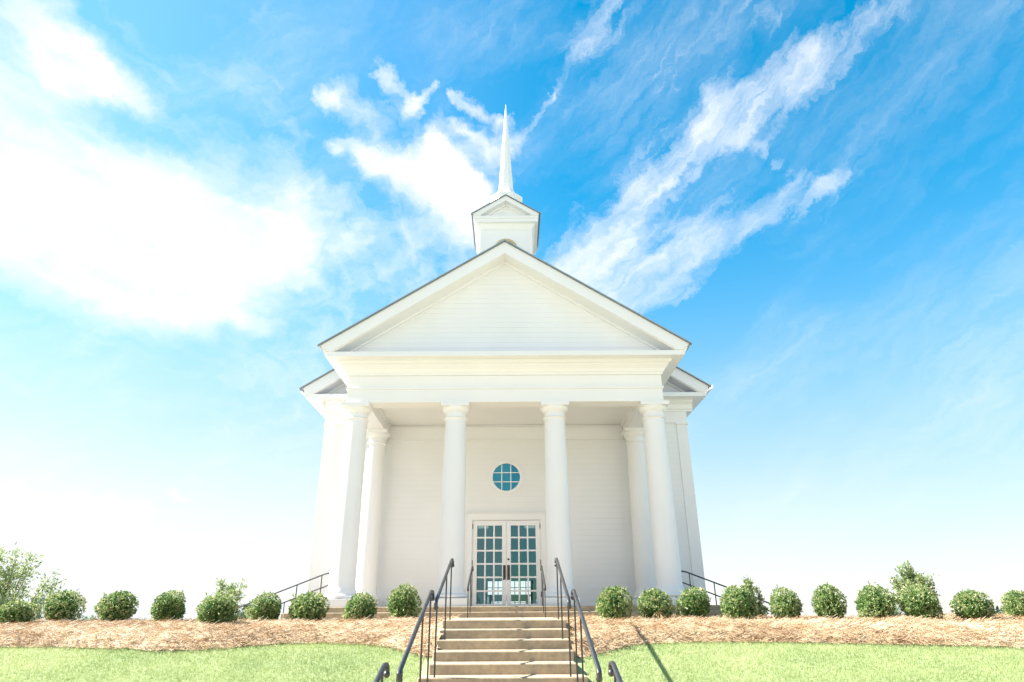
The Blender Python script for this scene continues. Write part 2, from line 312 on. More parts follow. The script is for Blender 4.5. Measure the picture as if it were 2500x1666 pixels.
# needles
N = 170000
x = rng.uniform(-12, 12, N); f0 = bed_front(x); y = f0+(12.9-f0)*rng.random(N)**1.25-.02
k = np.abs(x-.035) > .84; x, y = x[k], y[k]; N = len(x)
a = rng.uniform(0, 2*np.pi, N); ln = rng.uniform(.05, .15, N); tilt = rng.normal(.05, .22, N)
dx, dy, dz = np.cos(a)*ln, np.sin(a)*ln*.8, np.sin(tilt)*ln
wx, wy = -np.sin(a)*0.0018, np.cos(a)*0.0018
z = bed_z(x, y)+rng.uniform(.0, .03, N)
A = np.stack([x-wx, y-wy, z], -1); B = np.stack([x+wx, y+wy, z+.002], -1); Cc = np.stack([x+dx+wx, y+dy+wy, z+dz+.002], -1); Dd = np.stack([x+dx-wx, y+dy-wy, z+dz], -1)
V2 = np.stack([A, B, Cc, Dd], 1).reshape(-1, 3)
pv = vnoise(x, y, 1.6, 21); T2 = np.repeat(np.clip(rng.normal(.52, .17, N)+.5*(pv-.5)+.4*(vnoise(x, y, 5, 22)-.5), 0, 1), 4)
V = np.concatenate([V1, V2]); QQ = np.concatenate([q1, np.arange(len(V2)).reshape(-1, 4)+len(V1)])
straw = np_mesh('pine_straw', V, QQ, M_straw, np.concatenate([T1, T2]))
tag(straw, 'orange tan pine straw mulch spread under the row of round shrubs', 'mulch', kind='stuff')
# grass blades on the lawn
N = 480000
x = rng.uniform(-9, 9, N); y = rng.uniform(6.3, 9.05, N); k = (y < bed_front(x)-.005) & (np.abs(x-.035) > .93); x, y = x[k], y[k]; N = len(x)
h = rng.uniform(.018, .042, N); a = rng.uniform(0, 2*np.pi, N); lx, ly = rng.normal(0, .012, N), rng.normal(0, .012, N); ww = .0022
z = GZ(x, y)
V = np.stack([np.stack([x-np.cos(a)*ww, y-np.sin(a)*ww, z-.004], -1), np.stack([x+np.cos(a)*ww, y+np.sin(a)*ww, z-.004], -1), np.stack([x+lx, y+ly, z+h], -1)], 1).reshape(-1, 3)
pt = .45*(vnoise(x, y, 1.1, 31)-.5)+.35*(vnoise(x, y*2.5, 3.1, 32)-.5)
grass = np_mesh('grass', V, np.arange(len(V)).reshape(-1, 3), M_grass, np.repeat(np.clip(rng.normal(.55, .08, N)+pt, 0, 1), 3))
tag(grass, 'short pale green lawn grass on both sides of the central stairs', 'grass', kind='stuff')

# ---------------------------------------------------------------- church
SX = .035                                   # axis of the stairs
ZP, HS, TS, YA = .147, .1096, .3268, 9.333
ZL = ZP-2*HS
YW, XW = 18.242, 5.234
YE, XE = 14.997, 3.843
ZA, ZT, ZF, ZC0, ZC1 = 4.731, 5.084, 5.41, 5.745, 5.87
SL = .646
ch = thing('church', (0, YW, ZP), 'white wooden chapel with columned porch, gable and thin steeple at the top of the stairs', 'church')

def siding(mb, M, xl, xr, z0, z1, ex=.15, lap=.012, circ=None, rect=None, y_at=0.):
    """lapped boards; M maps (s, out, z) to 3d; xl/xr functions of z"""
    zs = [z0]
    while zs[-1] < z1-1e-4: zs.append(min(z1, zs[-1]+ex))
    for a, b in zip(zs[:-1], zs[1:]):
        cuts = {a, b}
        if rect and a < rect[2] < b: cuts.add(rect[2])
        if circ and a < circ[1]+circ[2] and b > circ[1]-circ[2]:
            for i in range(1, 8): cuts.add(a+(b-a)*i/8)
            for q in (circ[1]-circ[2], circ[1]+circ[2]):
                if a < q < b: cuts.add(q)
        cuts = sorted(cuts)
        def seg(z, zm):
            l, r = xl(z), xr(z); iv = [(l, r)]
            if rect and zm < rect[2]: iv = [(l, rect[0]), (rect[1], r)]
            if circ and abs(zm-circ[1]) < circ[2]:
                c_ = math.sqrt(max(0, circ[2]**2-(z-circ[1])**2)); iv = [(l, circ[0]-c_), (circ[0]+c_, r)]
            return iv
        for u, v in zip(cuts[:-1], cuts[1:]):
            ou, ov = lap*(1-(u-a)/ex)+.002, lap*(1-(v-a)/ex)+.002
            for (l0, r0), (l1, r1) in zip(seg(u, (u+v)/2), seg(v, (u+v)/2)):
                if r0-l0 < 1e-4 and r1-l1 < 1e-4: continue
                mb.add([M(l0, ou, u), M(r0, ou, u), M(r1, ov, v), M(l1, ov, v)], [(0, 1, 2, 3)])
        for l0, r0 in seg(a, a+1e-3): mb.add([M(l0, 0, a), M(r0, 0, a), M(r0, lap+.002, a), M(l0, lap+.002, a)], [(0, 1, 2, 3)])

ZWIN, RWIN = 3.538, .385
DH, DZ = .915, 2.356
mf = lambda yy: (lambda s, o, z: (s, yy-o, z))
# front wall with door opening and round opening; gable field above the porch roof
m = MB()
siding(m, mf(YW), lambda z: -XW+.3, lambda z: XW-.3, ZP, 5.13, .15, .009, circ=(0, ZWIN, .43), rect=(-DH-.05, DH+.05, DZ+.04))
siding(m, mf(YW), lambda z: -max(0, (9.45-z)/SL), lambda z: max(0, (9.45-z)/SL), 5.9, 9.4, .15)
m.build('front_wall', M_siding, ch)
m = MB()
for s in (-1, 1):
    side = MB(); siding(side, lambda a, o, z, s=s: (s*(XW+o), a, z), lambda z: YW+.31, lambda z: 38.2, -.9, ZA+.3, .15)
    side.build('side_wall', M_siding, ch)
MB().box(-XW, XW, YW+.02, 38.2, -1.6, ZP-.03).build('foundation', M_conc, ch)
# rear wall with its glazed doorway
RW = 1.22; m = MB(); m.box(-XW, -RW, 38.0, 38.2, ZP, 6); m.box(RW, XW, 38.0, 38.2, ZP, 6); m.box(-RW, RW, 38.0, 38.2, 1.66, 6); m.prism([(-XW, 6), (XW, 6), (0, 9.4)], 38.0, 38.2); m.build('rear_wall', M_inner, ch)
# inside faces
for s in (-1, 1): MB().box(*sorted((s*(XW-.12), s*(XW-.04))), YW+.1, 38, ZP, 5.7).build('inner_wall', M_inner, ch)
MB().box(-XW+.13, XW-.13, YW+.1, 38, 5.2, 5.26).build('inner_ceiling', M_inner, ch)
MB().box(-XW+.13, XW-.13, YW+.03, 38, ZP-.02, ZP).build('inner_floor', M_wood, ch)
rwn = MB()
for i in range(9): x_ = -RW+2*RW*i/8; rwn.box(x_-.02 if i % 4 else x_-.05, x_+.02 if i % 4 else x_+.05, 37.95, 37.99, ZP, 1.66)
for z_ in (.55, .95, 1.32): rwn.box(-RW, RW, 37.955, 37.985, z_-.018, z_+.018)
rwn.build('rear_window_frame', M_white, ch)
MB().box(-1.05, 1.05, 33.6, 34.3, .78, .84).box(-1.0, -.86, 33.65, 34.25, ZP, .78).box(.86, 1.0, 33.65, 34.25, ZP, .78).box(-1.0, 1.0, 33.7, 33.74, .55, .78).build('altar_table', M_white, ch)

# corner pilasters, nave frieze and cornice
for s in (-1, 1):
    m = MB(); a, b = sorted((s*(XW-.3), s*(XW+.012))); m.box(a, b, YW-.035, YW+.31, -.9, ZA+.3)
    a2, b2 = sorted((s*(XW-.33), s*(XW+.045))); m.box(a2, b2, YW-.065, YW+.34, ZA+.3, ZA+.35)
    a2, b2 = sorted((s*(XW-.32), s*(XW+.03))); m.box(a2, b2, YW-.05, YW+.33, -.9, ZP+.22)
    m.build('corner_board', M_white, ch, bevel=.005)
    m = MB(); a, b = sorted((s*(XE-.02), s*(XW+.02))); m.box(a, b, YW-.045, YW, ZA+.35, ZF+.02)
    def crown(m, x0, x1, yw, zb, zt, dep, s=None):
        pr = [(yw, zb), (yw-.03, zb), (yw-.03, zb+.05), (yw-.06, zb+.07), (yw-dep*.45, zb+.55*(zt-zb)), (yw-dep*.8, zb+.8*(zt-zb)), (yw-dep*.8, zb+.88*(zt-zb)), (yw-dep, zb+.92*(zt-zb)), (yw-dep, zt), (yw, zt)]
        m.prism(pr, x0, x1, 'x')
    crown(m, a, s*(XW+.2) if s > 0 else XE-.02 if False else b if s > 0 else b, YW-.045, ZF, ZC0, .2)
    m.build('frieze_board', M_white, ch, bevel=.004)
    m = MB(); x0, x1 = s*4.32, s*5.717; a, b = sorted((x0, x1)); m.box(a, b, 17.76, YW+.05, ZC0, ZC1)
    m.build('cornice', M_white, ch, bevel=.006)
    # side eave: soffit, fascia, gutter
    a, b = sorted((s*(XW-.05), s*5.717)); m = MB(); m.box(a, b, YW+.05, 38.4, ZC0, ZC0+.02)
    m.prism([(s*XW, ZC0-.3), (s*(XW+.05), ZC0-.3), (s*(XW+.09), ZC0-.2), (s*(XW+.2), ZC0-.05), (s*(XW+.2), ZC0), (s*XW, ZC0)], YW-.045, 38.2)
    m.build('eave_soffit', M_white, ch)
    m = MB(); m.prism([(s*5.717, ZC0), (s*5.76, ZC0), (s*5.86, 6.03), (s*5.717, 6.03)], 17.76, 38.4); m.build('eave_fascia', M_white, ch)
    m = MB(); m.prism([(s*5.865, 5.93), (s*5.93, 5.93), (s*5.99, 6.0), (s*5.99, 6.07), (s*5.975, 6.07), (s*5.97, 6.01), (s*5.925, 5.945), (s*5.865, 5.945)], 17.72, 38.4); m.build('gutter', M_white, ch)
# nave gable: rake boards and roof
NZE, NXE, NZA = 6.038, 5.872, 9.83
def gable(front, back, xe, ze, za, xc, zc, depth, tymp_y, roof_back, parent, part_mat=M_white, lip=.03):
    sl = (za-ze)/xe; zin = za-depth; xin = (zin-zc)/sl
    for s in (-1, 1):
        poly = [(s*xe, ze), (0, za), (0, zin), (s*xin, zc), (s*xc, zc)]
        MB().prism(poly, front, front+.035).build('rake_board', M_white, parent, bevel=.004)
        MB().prism([(s*(xe-.02), ze-.0), (0, za-.005), (0, zin+.03), (s*(xin-.03/sl), zc+.002), (s*(xc-.03), zc+.002)], front+.035, tymp_y+.03).build('rake_soffit', M_white, parent)
        bed = MB(); bed.prism([(0, zin+.03), (s*(xin-.05), zc+.03), (s*(xin-.05-.09/sl), zc+.03), (0, zin-.06)], tymp_y-.05, tymp_y); bed.build('rake_moulding', M_white, parent)
for s in (-1, 1): pass
gable(17.73, YW, NXE, NZE, NZA, 5.717, ZC1, .36, YW, 38.4, ch)
def roof_panels(mk, xe, ze, za, y0, y1, parent, th=.035, rib=.45):
    sl = (za-ze)/xe
    for s in (-1, 1):
        m = MB(); m.prism([(s*(xe+.045), ze-.045*sl+.004), (0, za+.004), (0, za+.004+th), (s*(xe+.045), ze-.045*sl+.004+th)], y0, y1)
        yy = y0+.25
        while yy < y1-.1 and rib:
            m.prism([(s*(xe+.03), ze-.03*sl+th), (0, za+th), (0, za+th+.035), (s*(xe+.03), ze-.03*sl+th+.035)], yy, yy+.02); yy += rib
        m.build('roof', mk, parent)
        m = MB(); m.prism([(s*(xe+.05), ze-.05*sl-.012), (0, za-.012), (0, za+.003), (s*(xe+.05), ze-.05*sl+.003)], y0-.012, y0+.05); m.build('drip_edge', M_edge, parent)
roof_panels(M_roof, NXE, NZE, NZA, 17.68, 38.5, ch)
# porch gable
PXE, PZE, PZA = 4.478, 6.026, 8.918
gable(14.486, YE, PXE, PZE, PZA, 4.32, ZC1, .345, YE, YW, ch)
roof_panels(M_roof, PXE, PZE, PZA, 14.44, YW-.02, ch)
m = MB(); m.prism([(-.17, PZA-.07), (0, PZA+.19), (.17, PZA-.07), (.15, PZA-.07), (0, PZA+.15), (-.15, PZA-.07)], 14.9, YW-.02); m.build('ridge_vent', M_tan, ch)
m = MB(); siding(m, mf(YE), lambda z: -(PZA-.25-z)/SL, lambda z: (PZA-.25-z)/SL, ZC1, PZA-.3, .137, .012); m.build('pediment', M_siding, ch)
m = MB(); m.box(-4.32, 4.32, 14.516, YE+.02, ZC0, ZC1)
for s in (-1, 1):
    a, b = sorted((s*(XE-.05), s*4.32)); m.box(a, b, YE+.02, 17.76, ZC0, ZC1)
m.build('cornice', M_white, ch, bevel=.006)
for s in (-1, 1): m = MB(); m.prism([(s*4.32, ZC0+.004), (s*4.34, ZC0+.004), (s*4.47, 6.015), (s*4.32, 6.015)], 14.53, 17.76); m.build('eave_fascia', M_white, ch)
# entablature: architrave, taenia, frieze, crown on three sides
def ring(m, o, zb, zt, inner=.48):
    """U-shaped beam round the porch; o = how far it stands out of the beam face"""
    m.box(-XE-o, XE+o, YE-o, YE+inner, zb, zt)
    for s in (-1, 1):
        a, b = sorted((s*(XE-inner), s*(XE+o))); m.box(a, b, YE+inner, YW-.003, zb, zt)
m = MB(); ring(m, 0, ZA, ZT-.03); m.build('architrave', M_white, ch, bevel=.004)
m = MB(); ring(m, .03, ZT-.03, ZT+.025, .475); m.build('taenia', M_white, ch, bevel=.004)
m = MB(); ring(m, -.004, ZT+.025, ZF, .47); m.build('frieze', M_white, ch)
m = MB()
prof = [(.0, ZF), (.035, ZF), (.035, ZF+.055), (.06, ZF+.075), (.09, ZF+.14), (.15, ZF+.2), (.17, ZF+.22), (.17, ZF+.25), (.21, ZF+.26), (.24, ZF+.3), (.24, ZC0)]
rings = []
for o, z in prof: rings.append([(-XE-o, YW, z), (-XE-o, YE-o, z), (XE+o, YE-o, z), (XE+o, YW, z)])
vv = [p for r in rings for p in r]; ff = []
for k in range(len(rings)-1):
    for i in range(3): ff.append((k*4+i, k*4+i+1, (k+1)*4+i+1, (k+1)*4+i))
m.add(vv, ff); m.build('crown_moulding', M_white, ch)
m = MB(); m.box(-XE+.48, XE-.48, YE+.48, YW-.003, 5.04, 5.07); m.build('porch_ceiling', M_white, ch)
m = MB()
for s in (-1, 1):
    a, b = sorted((s*(XE-.48), s*(XE-.53))); m.box(a, b, YE+.48, YW-.06, 4.97, 5.038)
m.box(-XE+.53, XE-.53, YE+.48, YE+.53, 4.97, 5.038); m.build('ceiling_moulding', M_white, ch)
m = MB(); m.box(-XE+.482, XE-.482, YW-.05, YW, 4.60, 5.038); m.box(-XE+.482, XE-.482, YW-.068, YW-.05, 4.60, 4.63); m.box(-XE+.482, XE-.482, YW-.075, YW-.05, 4.95, 4.985); m.build('wall_frieze', M_white, ch, bevel=.004)

# columns
def column(cx, cy):
    sh = MB(); z0 = ZP+.32; pr = []
    r0, r1 = .292, .250
    pr += [(r0+.035, z0), (r0+.03, z0+.02), (r0+.01, z0+.06), (r0, z0+.11)]
    for i in range(1, 13):
        t = i/12; r = r0-(r0-r1)*(t**1.6); pr.append((r, z0+.11+(4.34-z0-.11)*t))
    sh.lathe(cx, cy, pr, 48); so_ = sh.build('column', M_white, ch, smooth=True)
    b = MB(); b.box(cx-.39, cx+.39, cy-.39, cy+.39, ZP, ZP+.17); b.build('plinth', M_white, so_, bevel=.008)
    b = MB(); tor = [(.36, ZP+.17)]+[(.345+.04*math.sin(math.pi*k/8), ZP+.17+.1*(k/8)) for k in range(9)]+[(.335, ZP+.272), (.335, ZP+.30), (.325, ZP+.322)]
    b.lathe(cx, cy, tor, 48); b.build('torus_base', M_white, so_, smooth=True)
    c_ = MB(); pr = [(.255, 4.34)]+[(.255+.034*math.sin(math.pi*k/6), 4.34+.055*k/6) for k in range(7)]+[(.252, 4.398), (.252, 4.50), (.27, 4.50), (.27, 4.518), (.275, 4.52), (.30, 4.545), (.325, 4.585), (.333, 4.62), (.333, 4.64)]
    c_.lathe(cx, cy, pr, 48); c_.box(cx-.34, cx+.34, cy-.34, cy+.34, 4.64, ZA-.001); c_.build('capital', M_white, so_, smooth=True)
XF, YF, YR = 3.62, 15.29, 17.75
for k in (-1, -1/3, 1/3, 1): column(k*XF, YF)
for s in (-1, 1): column(s*XF, YR)

# round window
rw = MB(); n_ = 48
def annulus(m, cx, cz, r0, r1, y0, y1, n=48, a0=0, a1=2*math.pi, closed=True):
    v = []; f = []
    cnt = n if closed else n+1
    for i in range(cnt):
        a = a0+(a1-a0)*i/n
        for r, yy in ((r0, y0), (r1, y0), (r1, y1), (r0, y1)): v.append((cx+r*math.cos(a), yy, cz+r*math.sin(a)))
    for i in range(n):
        j = (i+1) % cnt
        for k in range(4): f.append((i*4+k, j*4+k, j*4+(k+1) % 4, i*4+(k+1) % 4))
    m.add(v, f); return m
annulus(rw, 0, ZWIN, RWIN, .47, YW-.045, YW+.06, 64); wf = rw.build('round_window', M_white, ch, smooth=True)
m = MB(); 
for x_ in (-.128, .128): c_ = math.sqrt(RWIN**2-x_**2)+.01; m.box(x_-.012, x_+.012, YW-.004, YW+.03, ZWIN-c_, ZWIN+c_)
for z_ in (-.128, .128): c_ = math.sqrt(RWIN**2-z_**2)+.01; m.box(-c_, c_, YW-.002, YW+.028, ZWIN+z_-.012, ZWIN+z_+.012)
m.build('muntins', M_white, wf)
m = MB(); m.add([(RWIN*1.02*math.cos(2*math.pi*i/48), YW+.012, ZWIN+RWIN*1.02*math.sin(2*math.pi*i/48)) for i in range(48)], [tuple(range(48))]); m.build('window_glass', M_rglass, wf)
# doors
m = MB(); m.box(-DH-.15, -DH-.02, YW-.04, YW+.08, ZP, DZ+.02); m.box(DH+.02, DH+.15, YW-.04, YW+.08, ZP, DZ+.02); m.box(-DH-.15, DH+.15, YW-.04, YW+.08, DZ+.02, DZ+.19)
m.box(-DH-.17, DH+.17, YW-.07, YW+.0, DZ+.19, DZ+.215); m.box(-DH-.02, -DH, YW-.005, YW+.08, ZP, DZ+.02); m.box(DH, DH+.02, YW-.005, YW+.08, ZP, DZ+.02); m.box(-DH, DH, YW-.005, YW+.08, DZ+.004, DZ+.02)
m.build('door_frame', M_white, ch, bevel=.004)
m = MB(); m.box(-DH, DH, YW-.06, YW+.08, ZP+.001, ZP+.02); m.build('door_sill', M_bronze, ch)
for s in (-1, 1):
    def bx(m, xa, xb, y0, y1, z0, z1): a, b = sorted((s*xa, s*xb)); m.box(a, b, y0, y1, z0, z1)
    y0, y1 = YW+.012, YW+.055; m = MB(); zt = DZ; zb = ZP+.022
    bx(m, .003, .118, y0, y1, zb, zt); bx(m, DH-.122, DH-.003, y0, y1, zb, zt)
    bx(m, .118, DH-.122, y0, y1, zt-.13, zt-.002); bx(m, .118, DH-.122, y0, y1, zb, zb+.07)
    pw = (DH-.122-.118-2*.04)/3; zz0, zz1 = zb+.07, zt-.13; ph = (zz1-zz0-5*.042)/6
    for i in (1, 2): xx = .118+i*pw+(i-1)*.04; bx(m, xx, xx+.04, y0+.006, y1-.006, zz0, zz1)
    for i in range(1, 6):
        zz = zz0+i*ph+(i-1)*.042
        for j in range(3): xx = .118+j*(pw+.04); bx(m, xx, xx+pw, y0+.006, y1-.006, zz, zz+.042)
    dr = m.build('door', M_white, ch)
    m = MB(); xa_, xb_ = sorted((s*.11, s*(DH-.115))); m.add([(xa_, y0+.02, zb+.06), (xb_, y0+.02, zb+.06), (xb_, y0+.02, zt-.12), (xa_, y0+.02, zt-.12)], [(0, 1, 2, 3)]); m.build('glass_panes', M_glass, dr)
    m = MB(); bx(m, .018, .092, y0-.008, y0-.001, .83, 1.20); m.build('handle_plate', M_bronze, dr, bevel=.003)
    m = MB(); xx = s*.055; m.tube([(xx, y0-.006, 1.12), (xx, y0-.05, 1.10), (xx, y0-.055, 1.02), (xx, y0-.05, .94), (xx, y0-.006, .92)], .011); m.build('pull_handle', M_bronze, dr, smooth=True)
    for zz in (2.14, 1.2, .4): m = MB(); bx(m, DH-.008, DH+.012, y0-.018, y0-.001, zz, zz+.13); m.build('hinge', M_bronze, dr)
    m = MB(); bx(m, DH-.42, DH-.14, y1+.001, y1+.06, zt-.20, zt-.13); m.build('door_closer', M_white, dr)
    if s == 1: 
        m = MB(); m.ball((.055, y0-.02, 1.345), .027); m.build('deadbolt', M_bronze, dr, smooth=True)

# steeple
CYF, CYB, CW = 19.15, 20.97, .887; CZ0, CZ1 = 12.45, 12.70
st = MB(); st.box(-CW+.02, CW-.02, CYF+.02, CYB-.02, 8.6, CZ0-.05)
def mfb(s_, o, z): return (s_, CYF-o, z)
ARC_Z, ARC_R = 11.5, .33
sp = st.build('steeple', M_white, ch)
m = MB()
for s in (-1, 1):
    for yy in (CYF, CYB-.14):
        a, b = sorted((s*(CW-.13), s*(CW+.012))); m.box(a, b, yy-.012, yy+.152, 8.6, CZ0-.2)
m.box(-CW+.13, CW-.13, CYF, CYF+.02, 8.6, CZ0-.2)
m.build('corner_trim', M_white, sp, bevel=.004)
m = MB(); pr = [(CW, CZ0-.2), (CW+.02, CZ0-.2), (CW+.02, CZ0-.14), (CW+.05, CZ0-.1), (CW+.1, CZ0-.03), (CW+.12, CZ0-.02), (CW+.12, CZ0)]
cyc = (CYF+CYB)/2; hd = (CYB-CYF)/2
rings = [[(-o, cyc-hd-(o-CW), z), (o, cyc-hd-(o-CW), z), (o, cyc+hd+(o-CW), z), (-o, cyc+hd+(o-CW), z)] for o, z in pr]
vv = [p for r in rings for p in r]; ff = [(k*4+i, k*4+(i+1) % 4, (k+1)*4+(i+1) % 4, (k+1)*4+i) for k in range(len(pr)-1) for i in range(4)]
m.add(vv, ff); m.build('belfry_moulding', M_white, sp)
m = MB(); m.box(-1.127, 1.127, 18.9, 21.22, CZ0+.13, CZ0+.23); m.box(-1.10, 1.10, 18.93, 21.19, CZ0, CZ0+.13); m.build('belfry_cornice', M_white, sp, bevel=.005)
gz = CZ0+.23
gable(18.87, CYF, 1.157, 12.74, 13.49, 1.10, gz, .2, CYF, 21.2, sp)
m = MB(); siding(m, mf(CYF), lambda z: -(13.40-z)/SL, lambda z: (13.40-z)/SL, gz, 13.36, .137, .008); m.build('belfry_pediment', M_siding, sp)
for s in (-1, 1):
    sl = .75/1.157
    m = MB(); m.prism([(s*1.2, 12.74-.043*sl+.004), (0, 13.494), (0, 13.52), (s*1.2, 12.74-.043*sl+.03)], 18.83, 21.3); m.build('belfry_roof', M_roof, sp)
    m = MB(); m.prism([(s*1.205, 12.74-.048*sl-.01), (0, 13.48), (0, 13.495), (s*1.205, 12.74-.048*sl+.004)], 18.82, 18.9); m.build('belfry_drip_edge', M_edge, sp)
m = MB(); annulus(m, 0, ARC_Z, ARC_R-.03, ARC_R+.05, CYF-.04, CYF+.01, 24, 0, math.pi, False)
for s in (-1, 1): a, b = sorted((s*(ARC_R-.03), s*(ARC_R+.05))); m.box(a, b, CYF-.04, CYF+.01, 10.4, ARC_Z)
m.build('louvre_frame', M_tan, sp)
m = MB(); zz = 10.45
while zz < ARC_Z+ARC_R-.06:
    c_ = ARC_R-.03 if zz < ARC_Z else math.sqrt(max(0, (ARC_R-.03)**2-(zz-ARC_Z)**2))
    m.prism([(CYF-.035, zz), (CYF-.028, zz), (CYF-.002, zz+.055), (CYF-.009, zz+.055)], -c_, c_, 'x'); zz += .06
m.build('louvre', M_tan, sp)
# octagonal drum, flared skirt and spire
cy_ = 20.06
def octa(m, prof, n=8, ph=math.pi/8):
    v = []; f = []
    for r, z in prof:
        for i in range(n): a = ph+2*math.pi*i/n; v.append((r*math.cos(a), cy_+r*math.sin(a), z))
    for k in range(len(prof)-1):
        for i in range(n): j = (i+1) % n; f.append((k*n+i, k*n+j, (k+1)*n+j, (k+1)*n+i))
    f.append(tuple(range(n-1, -1, -1))); f.append(tuple((len(prof)-1)*n+i for i in range(n))); return m.add(v, f)
oc = 1/math.cos(math.pi/8)
m = octa(MB(), [(.54*oc, 12.9), (.54*oc, 13.82), (.56*oc, 13.85), (.56*oc, 13.9), (.60*oc, 13.95), (.60*oc, 14.08)]); dm = m.build('spire_drum', M_white, sp)
m = MB()
for i in range(8):
    a = 2*math.pi*i/8; ca, sa = math.cos(a), math.sin(a); tx, ty = -sa, ca
    def P(t, o, z): return (ca*(.54+o)+tx*t, cy_+sa*(.54+o)+ty*t, z)
    for t0, t1, z0, z1 in ((-.17, -.13, 13.3, 13.78), (.13, .17, 13.3, 13.78), (-.13, .13, 13.3, 13.35), (-.13, .13, 13.73, 13.78)):
        v = [P(t0, .0, z0), P(t1, .0, z0), P(t1, .0, z1), P(t0, .0, z1), P(t0, .02, z0), P(t1, .02, z0), P(t1, .02, z1), P(t0, .02, z1)]
        m.add(v, [(0, 1, 2, 3), (4, 7, 6, 5), (0, 4, 5, 1), (1, 5, 6, 2), (2, 6, 7, 3), (3, 7, 4, 0)])
m.build('drum_panels', M_white, sp)
m = octa(MB(), [(.59*oc, 14.08), (.46*oc, 14.16), (.36*oc, 14.28), (.30*oc, 14.42), (.27*oc, 14.52)]); m.build('spire_skirt', M_white, sp)
m = octa(MB(), [(.262*oc, 14.52), (.17*oc, 16.1), (.008*oc, 18.66)]); m.build('spire', M_white, sp)

# small fittings on the walls
for s in (-1, 1):
    o = MB(); o.box(s*3.94-.03, s*3.94+.03, YW-.022, YW-.012, .76, .86); o.tube([(s*3.94, YW-.02, .81), (s*3.94, YW-.10, .81), (s*3.94, YW-.12, .78)], .014); o.ball((s*3.94, YW-.08, .845), .022)
    o = o.build('hose_tap', M_bronze, None, smooth=True)
    tag(o, 'small dark wall tap just outside the %s rear porch column' % ('left' if s < 0 else 'right'), 'tap', 'taps on the front wall')
o = MB(); o.box(XW+.012, XW+.10, 18.9, 19.05, 2.86, 3.02); o.box(XW+.02, XW+.17, 18.85, 19.10, 2.93, 3.06)
o = o.build('wall_light', simple('grey_casing', (.28, .29, .30), .5), None, bevel=.006)
tag(o, 'small grey box light on the right side wall of the chapel', 'wall light')

# ---------------------------------------------------------------- steps
def flight(profile, x0, x1, name, label, parent=None):
    m = MB(); m.prism(profile, x0, x1, 'x'); o = m.build(name, M_conc, parent, bevel=.013)
    if label: tag(o, label, 'steps')
    return o
def stair_profile(y_top_back, y_edge, ztop, n, bottom):
    p = [(y_top_back, bottom), (y_top_back, ztop)]
    y, z = y_edge, ztop; p.append((y, z))
    for k in range(n): z -= HS; p.append((y, z)); y -= TS; p.append((y, z))
    p.append((y, bottom)); return p
YWS = 14.059
pr = stair_profile(YW+.01, YWS+2*TS, ZP, 4, -1.6)
flight(pr, -4.55, 4.62, 'porch_steps', 'wide tan concrete porch platform with low steps running across the chapel front')
# landing and the narrow flight, then the wider lower flight
pr = stair_profile(YWS+.15, YA, ZL+.0005, 4, -2.2); pr[-1] = (YA-4*TS, -2.2)
flight(pr, SX-.823, SX+.823, 'stairway', 'narrow tan concrete stairs and landing climbing from the lawn to the porch')
pr = stair_profile(YA-4*TS+.002, YA-5*TS, ZL-5*HS, 11, -2.3)
flight(pr, SX-.905, SX+.905, 'lower_stairway', 'slightly wider concrete bottom flight where the central stairs meet the picture edge'.replace('picture edge', 'lower lawn'))
for s in (-1, 1):
    p = [(s*4.62, -1.5), (s*4.62, ZP-.001)]; x_, z_ = 4.75, ZP-.001; p.append((s*x_, z_))
    for k in range(6): z_ -= HS; p.append((s*x_, z_)); x_ += .3; p.append((s*x_, z_))
    p.append((s*x_, -1.5)); m = MB(); m.prism(p, 15.75, 18.05, 'y'); o = m.build('side_steps', M_conc, None, bevel=.012)
    tag(o, 'concrete steps going down from the %s side of the porch' % ('left' if s < 0 else 'right'), 'steps', 'side steps of the porch')
m = MB(); m.box(-2.5, 2.5, -3, 4.46, -1.75, -1.70); tag(m.build('path', M_conc, None), kind='structure')
# low concrete curbs behind the shrubs
for x0, x1, lb in ((-6.1, -5.2, 'left'), (5.2, 12.5, 'right')):
    m = MB(); m.box(x0, x1, 12.98, 13.2, -1.0, -.125); o = m.build('garden_curb', M_curb, None, bevel=.012)
    tag(o, 'low pale concrete curb behind the round shrubs %s of the chapel' % lb, 'curb', 'curbs behind the shrubs')

